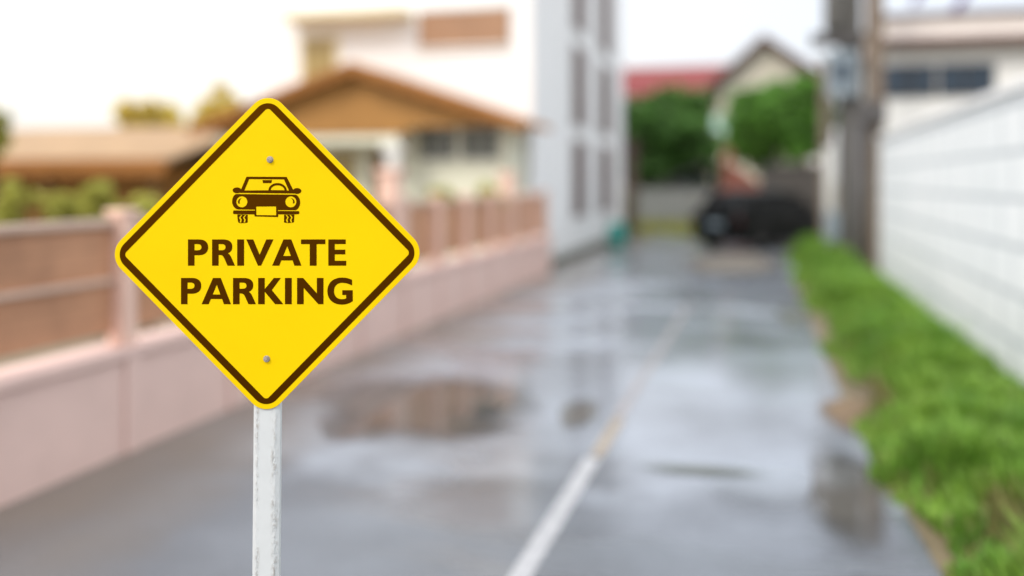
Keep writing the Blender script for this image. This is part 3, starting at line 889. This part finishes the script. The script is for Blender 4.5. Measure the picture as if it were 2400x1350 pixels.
# ------------------------------------------------------------------ trees
def tree(name, label, loc, height, crown_c, crown_r, m, n=5000, leaf=0.16, trunk_r=0.14, group=None, seed=1, clumps=34, cat='tree'):
    r = random.Random(seed)
    t = thing(name, label, cat, loc, 0, group)
    tb = MB()
    top = Vector((0, 0, crown_c))
    tb.tube([(0, 0, -0.05), (0.03, 0.02, crown_c * .35), (-0.03, 0.03, crown_c * .7), (0, 0, crown_c)], [trunk_r * 1.35, trunk_r, trunk_r * .8, trunk_r * .55], 9)
    cl = []
    for k in range(clumps):
        while True:
            v = Vector((r.uniform(-1, 1), r.uniform(-1, 1), r.uniform(-1, 1)))
            if 0.35 < v.length < 1.08: break
        c = Vector((v.x * crown_r[0] * .82, v.y * crown_r[1] * .82, crown_c + v.z * crown_r[2] * .82))
        cl.append((c, r.uniform(.16, .42)))
        if k % 3 == 0:
            st = Vector((0, 0, crown_c * r.uniform(.55, .95)))
            mid = (st + c) / 2 + Vector((0, 0, -.05 * height))
            tb.tube([st, mid, c], [trunk_r * .4, trunk_r * .25, trunk_r * .1], 6)
    tb.build('trunk', M['bark'], t, smooth=True)
    vs = []; fs = []
    mr_ = min(crown_r)
    for i in range(n):
        c, cr_ = cl[r.randrange(len(cl))]
        d = Vector((r.gauss(0, 1), r.gauss(0, 1), r.gauss(0, 1))).normalized() * (cr_ * mr_ * r.random() ** .45)
        p = c + d
        s = leaf * r.uniform(.6, 1.3)
        a = Vector((r.gauss(0, 1), r.gauss(0, 1), r.gauss(0, .6))).normalized()
        b = a.cross(Vector((r.gauss(0, 1), r.gauss(0, 1), r.gauss(0, 1)))).normalized()
        o = len(vs)
        vs += [p - a * s, p - b * s * .45 + a * 0, p + a * s, p + b * s * .45]
        fs.append((o, o + 1, o + 2, o + 3))
    fb_ = MB(); fb_.open = True
    fb_.add(vs, fs)
    fb_.build('crown', m, t)
    return t


def tree_px(name, label, px, py_top, py_bot, wpx, Y, m, **kw):
    pc = at(px, (py_top + py_bot) / 2, Y)
    D = Y / ((px - 1200) / F * SA + CA)
    rz = (py_bot - py_top) / 2 * D / F
    rx = wpx / 2 * D / F
    return tree(name, label, (pc.x, pc.y, 0), pc.z + rz, pc.z, (rx, min(rx, rz * 1.2), rz), m, **kw)


tree_px('leafy_tree', 'dense dark green tree filling the gap beside the white apartment building', 1590, 190, 445, 215, 37, M['leaf_dark'], n=14000, leaf=.2, seed=11, clumps=70)
tree_px('leafy_tree', 'round bright green tree in front of the cream gabled house', 1800, 200, 405, 205, 34, M['leaf'], n=14000, leaf=.18, seed=12, clumps=70)
tree_px('leafy_tree', 'dark green tree hugging the far corner of the white apartment building', 1500, 200, 450, 150, 35, M['leaf_dark'], n=8000, leaf=.2, seed=41, clumps=40)
tree_px('leafy_tree', 'bright green tree just left of the grey utility pole', 1885, 172, 390, 130, 35.5, M['leaf'], n=8000, leaf=.18, seed=42, clumps=36)
tree_px('shrub', 'small dark shrub between the two groups of trees below the pale blue window', 1675, 350, 470, 70, 36, M['leaf_dark'], n=1800, leaf=.12, trunk_r=.04, seed=43, clumps=16, cat='shrub')
tree_px('golden_tree', 'small rounded golden leaved tree showing above the tan annex roof', 345, 226, 345, 140, 24, M['leaf_gold'], n=3500, leaf=.12, seed=13, clumps=26)
tree_px('golden_tree', 'golden leaved tree rising beside the left slope of the bungalow roof', 535, 195, 350, 130, 22.5, M['leaf_gold'], n=3500, leaf=.12, seed=14, clumps=26)
tree_px('golden_tree', 'lowest golden leaved tree, a thin crown just clearing the annex roof', 435, 255, 345, 120, 23, M['leaf_gold'], n=2000, leaf=.10, seed=18, clumps=18)
tree_px('green_tree', 'lime green tree cut off by the left edge of the view', -30, 230, 380, 100, 14, M['leaf_lime'], n=3000, leaf=.10, seed=15, clumps=24)
for k, (px, wd, top, lab) in enumerate(((30, 110, 425, 'lime green shrub behind the fence at the far left edge of the view'), (140, 100, 440, 'lime shrub behind the fence, second from the left edge'),
                                   (240, 110, 425, 'lime shrub behind the first visible pink fence post'), (350, 90, 440, 'lime shrub behind the fence just left of the sign'))):
    tree_px('shrub', lab, px, top, 560, wd, 9.2 + .3 * (k % 2), M['leaf_lime'], n=2200, leaf=.06, trunk_r=.03, seed=20 + k, clumps=20, group='shrubs behind the fence', cat='shrub')
for k, (px, lab) in enumerate(((1035, 'small lime shrub showing over the fence below the left bungalow window'), (1150, 'small lime shrub showing over the fence near the tall pink pillar'))):
    tree_px('shrub', lab, px, 425, 520, 75, 14.6, M['leaf_lime'], n=1500, leaf=.06, trunk_r=.03, seed=30 + k, clumps=16, group='shrubs behind the fence', cat='shrub')

# ------------------------------------------------------------------ houses at the end of the street
def block(px0, px1, py0, Y, depth, name, m, parent, z0=0.0):
    a = at(px0, py0, Y); b = at(px1, py0, Y)
    o = parent.location
    return MB().box(a.x - o.x, b.x - o.x, 0, depth, z0, (a.z + b.z) / 2).build(name, m, parent)


h1 = thing('red_roofed_house', 'distant house with a long red roof behind the dark green tree', 'house', (at(1580, 0, 48).x, 48, 0))
xa, xb = at(1440, 0, 48).x - h1.location.x, at(1715, 0, 48).x - h1.location.x
ze, zr = at(1580, 222, 48).z, at(1580, 160, 51).z
MB().box(xa + .4, xb - .4, .6, 6, 0, ze).build('wall', M['cream_wall'], h1)
for (a, b) in (((0, ze), (3.2, zr)), ((3.22, zr), (6.6, ze))):
    MB().prism([a, b, (b[0], b[1] + .12), (a[0], a[1] + .12)], 0, xa, xb).build('roof', M['red_roof'], h1)
for q in (.25, .6):
    x = xa + (xb - xa) * q
    wo = MB().box(x, x + 1.2, .54, .597, 1.2, 2.5).build('window', M['frame_white'], h1)
    MB().box(x + .08, x + 1.12, .52, .538, 1.28, 2.42).build('pane', M['glass_green'], wo)

Yg = 42
h2 = thing('gabled_house', 'cream gabled house with brown roof edges closing the end of the street', 'house', (at(1790, 0, Yg).x, Yg, 0))
ox = h2.location.x
pk = at(1790, 85, Yg).z
er = at(1930, 180, Yg); el = at(1672, 205, Yg)
elx = el.x - ox; erx = er.x - ox
MB().prism([(elx + .25, 0), (erx - .35, 0), (erx - .35, er.z - .05), (0, pk - .25), (elx + .25, el.z - .05)], 1, 0.6, 7).build('wall', mat('aged_cream_wall', s2l((205, 200, 184)), .85, .05, 1.2), h2)
for (x, z) in ((elx - .35, el.z - .2), (erx, er.z - .1)):
    MB().prism([(x, z), (0, pk - .15), (0, pk + .12), (x, z + .26)], 1, 0, 7.2).build('roof', M['brown_trim'], h2)
MB().box(erx - 1.2, erx + 2.6, -.4, .5, er.z - .5, er.z - .05).build('roof', M['brown_trim'], h2)
wx = at(1690, 0, Yg).x - ox
wo = MB().box(wx - .45, wx + .35, .52, .597, at(1690, 315, Yg).z, at(1690, 265, Yg).z).build('window', M['frame_white'], h2)
MB().box(wx - .38, wx + .28, .50, .518, at(1690, 310, Yg).z, at(1690, 270, Yg).z).build('pane', mat('pale_blue_glass', s2l((190, 225, 215)), 0.2, .05, 3), wo)

# small orange roofed shed, grey-green shelter, pale wall, dark boundary wall
s1 = thing('garden_shed', 'small shed with a faded orange roof behind the black car', 'shed', (at(1735, 0, 31).x, 31, 0))
z0_, z1_ = at(1735, 455, 31).z, at(1735, 405, 31).z
MB().box(-.62, .8, .25, 2, 0, z0_).build('wall', M['brown_trim'], s1)
MB().prism([(-.75, z0_), (.95, z0_), (.5, z0_ + .42), (-.3, z1_ + .32)], 1, 0, 2.2).build('roof', M['orange_roof'], s1)
MB().box(-.55, -.3, .8, 1.1, z0_ + .3, at(1700, 350, 32).z).build('chimney', M['orange_roof'], s1)

bw = thing('boundary_wall', 'dark brown boundary wall under the round bright green tree', 'wall', (at(1860, 0, 30).x, 30, 0))
zz = at(1860, 385, 30).z
MB().box(-1.0, 1.1, 0, .2, 0, zz - .08).build('wall_panel', mat('dark_block', s2l((88, 84, 80)), .9, .2, 3, .3, 30), bw, bevel=.01)
MB().box(-1.05, 1.15, -.05, .25, zz - .08, zz).build('coping', M['dark_metal'], bw, bevel=.01)

pw = thing('low_wall', 'pale grey low wall beside the grass at the bend of the street', 'wall', (at(1570, 0, 33).x, 33, 0))
xa, xb = at(1488, 0, 33).x - pw.location.x, at(1665, 0, 33).x - pw.location.x
zz = at(1570, 437, 33).z
MB().box(xa, xb, 0, .18, 0, zz - .08).build('wall_panel', mat('pale_grey_render', s2l((178, 180, 174)), .85, .12, 2, .2, 30), pw, bevel=.01)
MB().box(xa - .04, xb + .04, -.04, .22, zz - .08, zz).build('coping', M['concrete_grey'], pw, bevel=.01)

sh1 = thing('carport', 'low grey-green metal carport left of the orange roofed shed', 'carport', (at(1635, 0, 34).x, 34, 0))
zz = at(1635, 385, 34).z; zl = at(1635, 425, 34).z
MB().prism([(-1.1, zl + .1), (.1, zz), (.75, zz - .12), (.75, zz - .2), (.1, zz - .08), (-1.1, zl + .02)], 1, 0, 3).build('roof', M['dark_metal'], sh1)
MB().box(-.9, .7, 1.5, 1.6, 0, zl).build('back_panel', mat('grey_green_sheet', s2l((130, 150, 146)), .6, .12, 2), sh1)
for x in (-.95, .65):
    for y_ in (.1, 2.8):
        MB().box(x - .04, x + .04, y_, y_ + .08, 0, zl).build('roof_post', M['dark_metal'], sh1)

gp = thing('gate_pillar', 'narrow maroon and brown gate pillar at the far corner of the white building', 'pillar', (at(1478, 0, 31.5).x, 31.5, 0))
zz = at(1478, 335, 31.5).z; zm = at(1478, 440, 31.5).z
MB().box(-.17, .17, -.17, .17, zm, zz).box(-.23, .23, -.23, .23, zz, zz + .1).build('shaft', M['maroon'], gp, bevel=.01)
MB().box(-.21, .21, -.21, .21, 0, zm - .003).build('plinth', M['soil'], gp, bevel=.01)

# low hedge strip at the bend
r = random.Random(5)
vs = []; fs = []
a0, a1 = at(1500, 545, 31.8), at(1640, 545, 31.8)
for i in range(4500):
    x = r.uniform(a0.x, a1.x + .6); y_ = 31.3 + r.uniform(0, 1.2); h_ = .12 + .35 * r.random()
    an_ = r.uniform(0, 6.28); o = len(vs)
    vs += [(x - .03, y_, 0), (x + .03, y_, 0), (x + .15 * math.cos(an_), y_ + .15 * math.sin(an_), h_)]
    fs.append((o, o + 1, o + 2))
b = MB(); b.open = True; b.add(vs, fs)
structure(b.build('grass', M['leaf_lime']), 'stuff')

# ------------------------------------------------------------------ black car
car = thing('parked_car', 'black hatchback parked at an angle at the far end of the lane', 'car', (at(1795, 0, 25.9).x, 25.9, 0), R(142))
car.scale = (1, 1, 1.07)
# local frame: car faces -Y, width along X
def ring(y, hw, zb, zt, n=3):
    r_ = min(.14, (zt - zb) * .3)
    return [(-hw + .05, y, zb), (-hw, y, zb + .12), (-hw, y, zt - r_), (-hw + .06, y, zt - r_ * .3), (-hw + .16, y, zt),
            (hw - .16, y, zt), (hw - .06, y, zt - r_ * .3), (hw, y, zt - r_), (hw, y, zb + .12), (hw - .05, y, zb)]
body = MB().loft([ring(-2.05, .66, .30, .60), ring(-2.0, .76, .22, .68), ring(-1.8, .83, .18, .76), ring(-1.1, .86, .17, .88), ring(-.5, .86, .17, .93),
                  ring(.8, .86, .17, .96), ring(1.6, .84, .18, .97), ring(1.95, .80, .22, .95), ring(2.03, .72, .30, .90)])
bo = body.build('body', M['car_black'], car, bevel=.015, smooth=True)
def cring(y, hwb, hwt, zb, zt):
    return [(-hwb, y, zb), (-hwt, y, zt - .05), (-hwt + .10, y, zt), (hwt - .10, y, zt), (hwt, y, zt - .05), (hwb, y, zb)]
cab = MB().loft([cring(-1.05, .78, .74, .84, .90), cring(-.35, .80, .62, .88, 1.33), cring(.0, .80, .60, .9, 1.40), cring(.9, .80, .60, .92, 1.40), cring(1.5, .78, .60, .93, 1.32), cring(1.92, .74, .68, .92, .99)])
cab.build('window_glass', M['car_glass'], car, smooth=False, bevel=.01)
MB().loft([cring(-.28, .60, .595, 1.33, 1.375), cring(.0, .60, .59, 1.37, 1.425), cring(.9, .60, .59, 1.37, 1.425), cring(1.48, .60, .59, 1.29, 1.345)]).build('roof', M['car_black'], car, smooth=True)
for s_ in (-1, 1):
    for (yb_, yt_) in ((-1.02, -.30), (.35, .35), (1.75, 1.42)):
        MB().tube([(s_ * .80, yb_, .90), (s_ * .625, yt_, 1.36)], .035, 6).build('window_pillar', M['car_black'], car)
    hl = MB().loft([[(s_ * (.46 + .16 * math.cos(t_)), -2.075 + .05 * (1 - math.cos(0)), .60 + .09 * math.sin(t_)) for t_ in [R(30 * k) for k in range(12)]],
                    [(s_ * (.50 + .20 * math.cos(t_)), -1.93, .61 + .10 * math.sin(t_)) for t_ in [R(30 * k) for k in range(12)]]])
    hl.build('headlight', M['lamp'], car)
    MB().box(s_ * .72 - .08, s_ * .72 + .08, 1.97, 2.03, .62, .82).build('tail_light', M['tail_lens'], car)
    mo = MB().loft([[(s_ * .86, -.72 + a_, .92 + b_) for a_, b_ in ((0, 0), (.10, 0), (.10, .10), (0, .10))],
                    [(s_ * 1.03, -.70 + a_, .93 + b_) for a_, b_ in ((0, 0), (.10, 0), (.10, .12), (0, .12))]]).build('wing_mirror', M['car_black'], car, bevel=.02)
    for yw in (-1.28, 1.25):
        wb = MB()
        prof_ = [(.20, -.10), (.30, -.10), (.315, -.07), (.315, .07), (.30, .10), (.20, .10)]
        nn_ = 28; vs = []; fs = []
        for k in range(nn_):
            an_ = 2 * math.pi * k / nn_
            for (rr_, xx_) in prof_:
                vs.append((s_ * .775 + xx_, yw + rr_ * math.cos(an_), .315 + rr_ * math.sin(an_)))
        q = len(prof_)
        for k in range(nn_):
            for j in range(q):
                fs.append((k * q + j, k * q + (j + 1) % q, ((k + 1) % nn_) * q + (j + 1) % q, ((k + 1) % nn_) * q + j))
        wb.add(vs, fs)
        wh = bpy.data.objects.new('wheel', None); col.objects.link(wh); wh.parent = car
        wb.build('tyre', M['tyre'], wh, smooth=True)
        rb_ = MB()
        for k in range(5):
            an_ = R(72 * k + 10)
            c_, s2_ = math.cos(an_), math.sin(an_)
            pr_ = [(-.03, .02), (.03, .02), (.025, .2), (-.025, .2)]
            rb_.prism([(yw + a_ * c_ - b_ * s2_, .315 + a_ * s2_ + b_ * c_) for a_, b_ in pr_], 0, s_ * .80 - .03, s_ * .80 + .05)
        rb_.prism([(yw + .06 * math.cos(R(30 * k)), .315 + .06 * math.sin(R(30 * k))) for k in range(12)], 0, s_ * .80 - .04, s_ * .80 + .06)
        rb_.build('rim', M['rim'], wh)
MB().box(-.42, .42, -2.085, -2.03, .38, .52).build('grille', M['dark_metal'], car, bevel=.01)
MB().box(-.24, .24, -2.10, -2.087, .40, .50).build('number_plate', M['frame_white'], car)
MB().box(-.25, .25, 2.035, 2.05, .56, .68).build('number_plate', M['box_metal'], car)
MB().box(-.74, .74, 1.99, 2.08, .26, .44).build('rear_bumper', M['car_black'], car, bevel=.03)

# ------------------------------------------------------------------ white block wall on the right
bwall = thing('block_wall', 'tall white painted block wall along the grass verge', 'wall', (2.05, 10, 0))
MB().box(0, .18, -11.5, 8.2, 0, 2.50).build('wall_panel', M['block_wall'], bwall, bevel=.01)
MB().box(-.04, .22, -11.5, 8.24, 2.50, 2.58).build('coping', M['white_wall'], bwall, bevel=.01)

# ------------------------------------------------------------------ utility poles
def pole(px, py_base, wpx, h, m, name, label):
    p0 = ground(px, py_base)
    D = H * F / (py_base - HZ)
    hw = wpx / 2 * D / F
    t = thing(name, label, 'utility pole', (p0.x, p0.y, 0))
    MB().loft([[(a * hw * q, b * hw * q, z) for a, b in ((-1, -.8), (-.8, -1), (.8, -1), (1, -.8), (1, .8), (.8, 1), (-.8, 1), (-1, .8))] for z, q in ((0, 1.05), (h, .82))]).build('shaft', m, t)
    return t, D


pA, DA = pole(2049, 642, 42, 9.0, M['concrete'], 'utility_pole', 'tan concrete utility pole standing in the verge against the white block wall')
k = DA / F
MB().box(-.34, .18, -.36, -.16, H + (HZ - 292) * k, H + (HZ - 240) * k).build('clamp_box', M['dark_metal'], pA, bevel=.02)
MB().tube([(-.30, -.26, .2), (-.33, -.26, 1.2), (-.30, -.26, H + (HZ - 292) * k)], [.05, .08, .13], 10).build('conduit', M['dark_metal'], pA, smooth=True)
MB().tube([(-.12, -.2, 0), (-.12, -.2, 4.0)], .03, 8).build('conduit', M['concrete_grey'], pA, smooth=True)

pB, DB = pole(1992, 622, 54, 9.0, M['concrete_grey'], 'utility_pole', 'grey concrete utility pole carrying a crossarm and meter box')
k = DB / F
MB().box(-.80, .40, -.42, -.27, H + (HZ - 112) * k, H + (HZ - 82) * k).build('crossarm', M['dark_metal'], pB, bevel=.01)
MB().lathe([(.10, 0), (.19, .03), (.20, .1), (.20, .95), (.17, 1.0), (.06, 1.02)], (-.34, -.30, H + (HZ - 80) * k + .003), 20).build('transformer', M['concrete_grey'], pB, smooth=True)
wo = MB().box(-.48, .10, -.50, -.29, H + (HZ - 228) * k, H + (HZ - 125) * k).build('meter_box', M['box_metal'], pB, bevel=.02)
MB().box(-.32, -.06, -.515, -.503, H + (HZ - 200) * k, H + (HZ - 150) * k).build('meter_window', M['glass_blue'], wo)
MB().tube([(-.42, -.3, 0), (-.42, -.3, H + (HZ - 345) * k)], .10, 12)  .build('white_pipe', M['pale_pvc'], pB, smooth=True)
MB().box(-.52, -.26, -.52, -.405, H + (HZ - 560) * k, H + (HZ - 495) * k).build('junction_box', M['box_metal'], pB, bevel=.02)
MB().tube([(-.42, -.3, H + (HZ - 344) * k), (-.34, -.3, H + (HZ - 230) * k)], .04, 8).build('conduit', M['dark_metal'], pB)

pp = ground(1931, 590)
t = thing('gate_post', 'thin brown-grey post behind the grey utility pole at the verge end', 'post', (pp.x, pp.y, 0))
D_ = H * F / (590 - HZ); zt_ = H + (HZ - 150) * D_ / F
MB().box(-.10, .10, -.10, .10, 0, zt_).box(-.15, .15, -.15, .15, zt_, zt_ + .1).build('shaft', M['concrete'], t, bevel=.01)

# overhead cables
def cable(a, b, sag, label):
    pts = []
    for i in range(17):
        q = i / 16
        p_ = a.lerp(b, q); p_.z -= sag * 4 * q * (1 - q); pts.append(p_)
    o_ = MB().tube(pts, .014, 6).build('overhead_cable', M['wire'])
    return tag(o_, label, 'cable', 'cables between the utility poles')

# ------------------------------------------------------------------ white building beyond the block wall
Yb = 24.0
rbd = thing('white_house', 'white house with brown eave and four dark blue windows beyond the block wall', 'house', (at(2060, 0, Yb).x, Yb, 0))
ox = rbd.location.x
X_ = lambda px: at(px, 0, Yb).x - ox
Z_ = lambda px, py: at(px, py, Yb).z
MB().box(X_(2062), X_(2062) + 9, 0, 8, 0, Z_(2200, 112)).build('wall', mat('off_white_wall', (.86, .87, .85), .85, .04, 1, .1, 20), rbd)
MB().box(X_(2050), X_(2062) + 9.5, -.5, 8.3, Z_(2200, 110), Z_(2200, 92)).build('eave', M['brown_trim'], rbd, bevel=.01)
MB().box(X_(2054), X_(2062) + 9.4, -.35, 8.2, Z_(2200, 91.5), Z_(2200, 48)).build('parapet', mat('pinkish_white', s2l((242, 234, 228)), .85, .05, 2), rbd, bevel=.01)
MB().box(X_(2050), X_(2062) + 9.5, -.45, 8.3, Z_(2200, 47.5), Z_(2200, 36)).build('parapet_cap', M['brown_trim'], rbd, bevel=.01)
for (a_, b_) in ((2070, 2130), (2135, 2190), (2202, 2258), (2263, 2328)):
    xa, xb, z0, z1 = X_(a_), X_(b_), Z_(2200, 222), Z_(2200, 154)
    wo = MB().box(xa - .03, xb + .03, -.05, -.003, z0 - .05, z0).box(xa - .03, xb + .03, -.05, -.003, z1, z1 + .04).box(xa - .03, xa, -.05, -.003, z0, z1).box(xb, xb + .03, -.05, -.003, z0, z1).build('window', M['dark_metal'], rbd)
    MB().box(xa, xb, -.03, -.002, z0, z1).build('pane', M['glass_blue'], wo)
mb_ = MB()
for (a_, b_) in (((2140, 6), (2170, -40)), ((2230, 34), (2275, -30)), ((2170, -40), (2275, -30))):
    pa = at(a_[0], a_[1], Yb + .2); pb = at(b_[0], b_[1], Yb + .2)
    mb_.tube([(pa.x - ox, .2, pa.z - .05), (pb.x - ox, .2, pb.z)], .09, 8)
mb_.build('roof_frame', M['purple'], rbd)
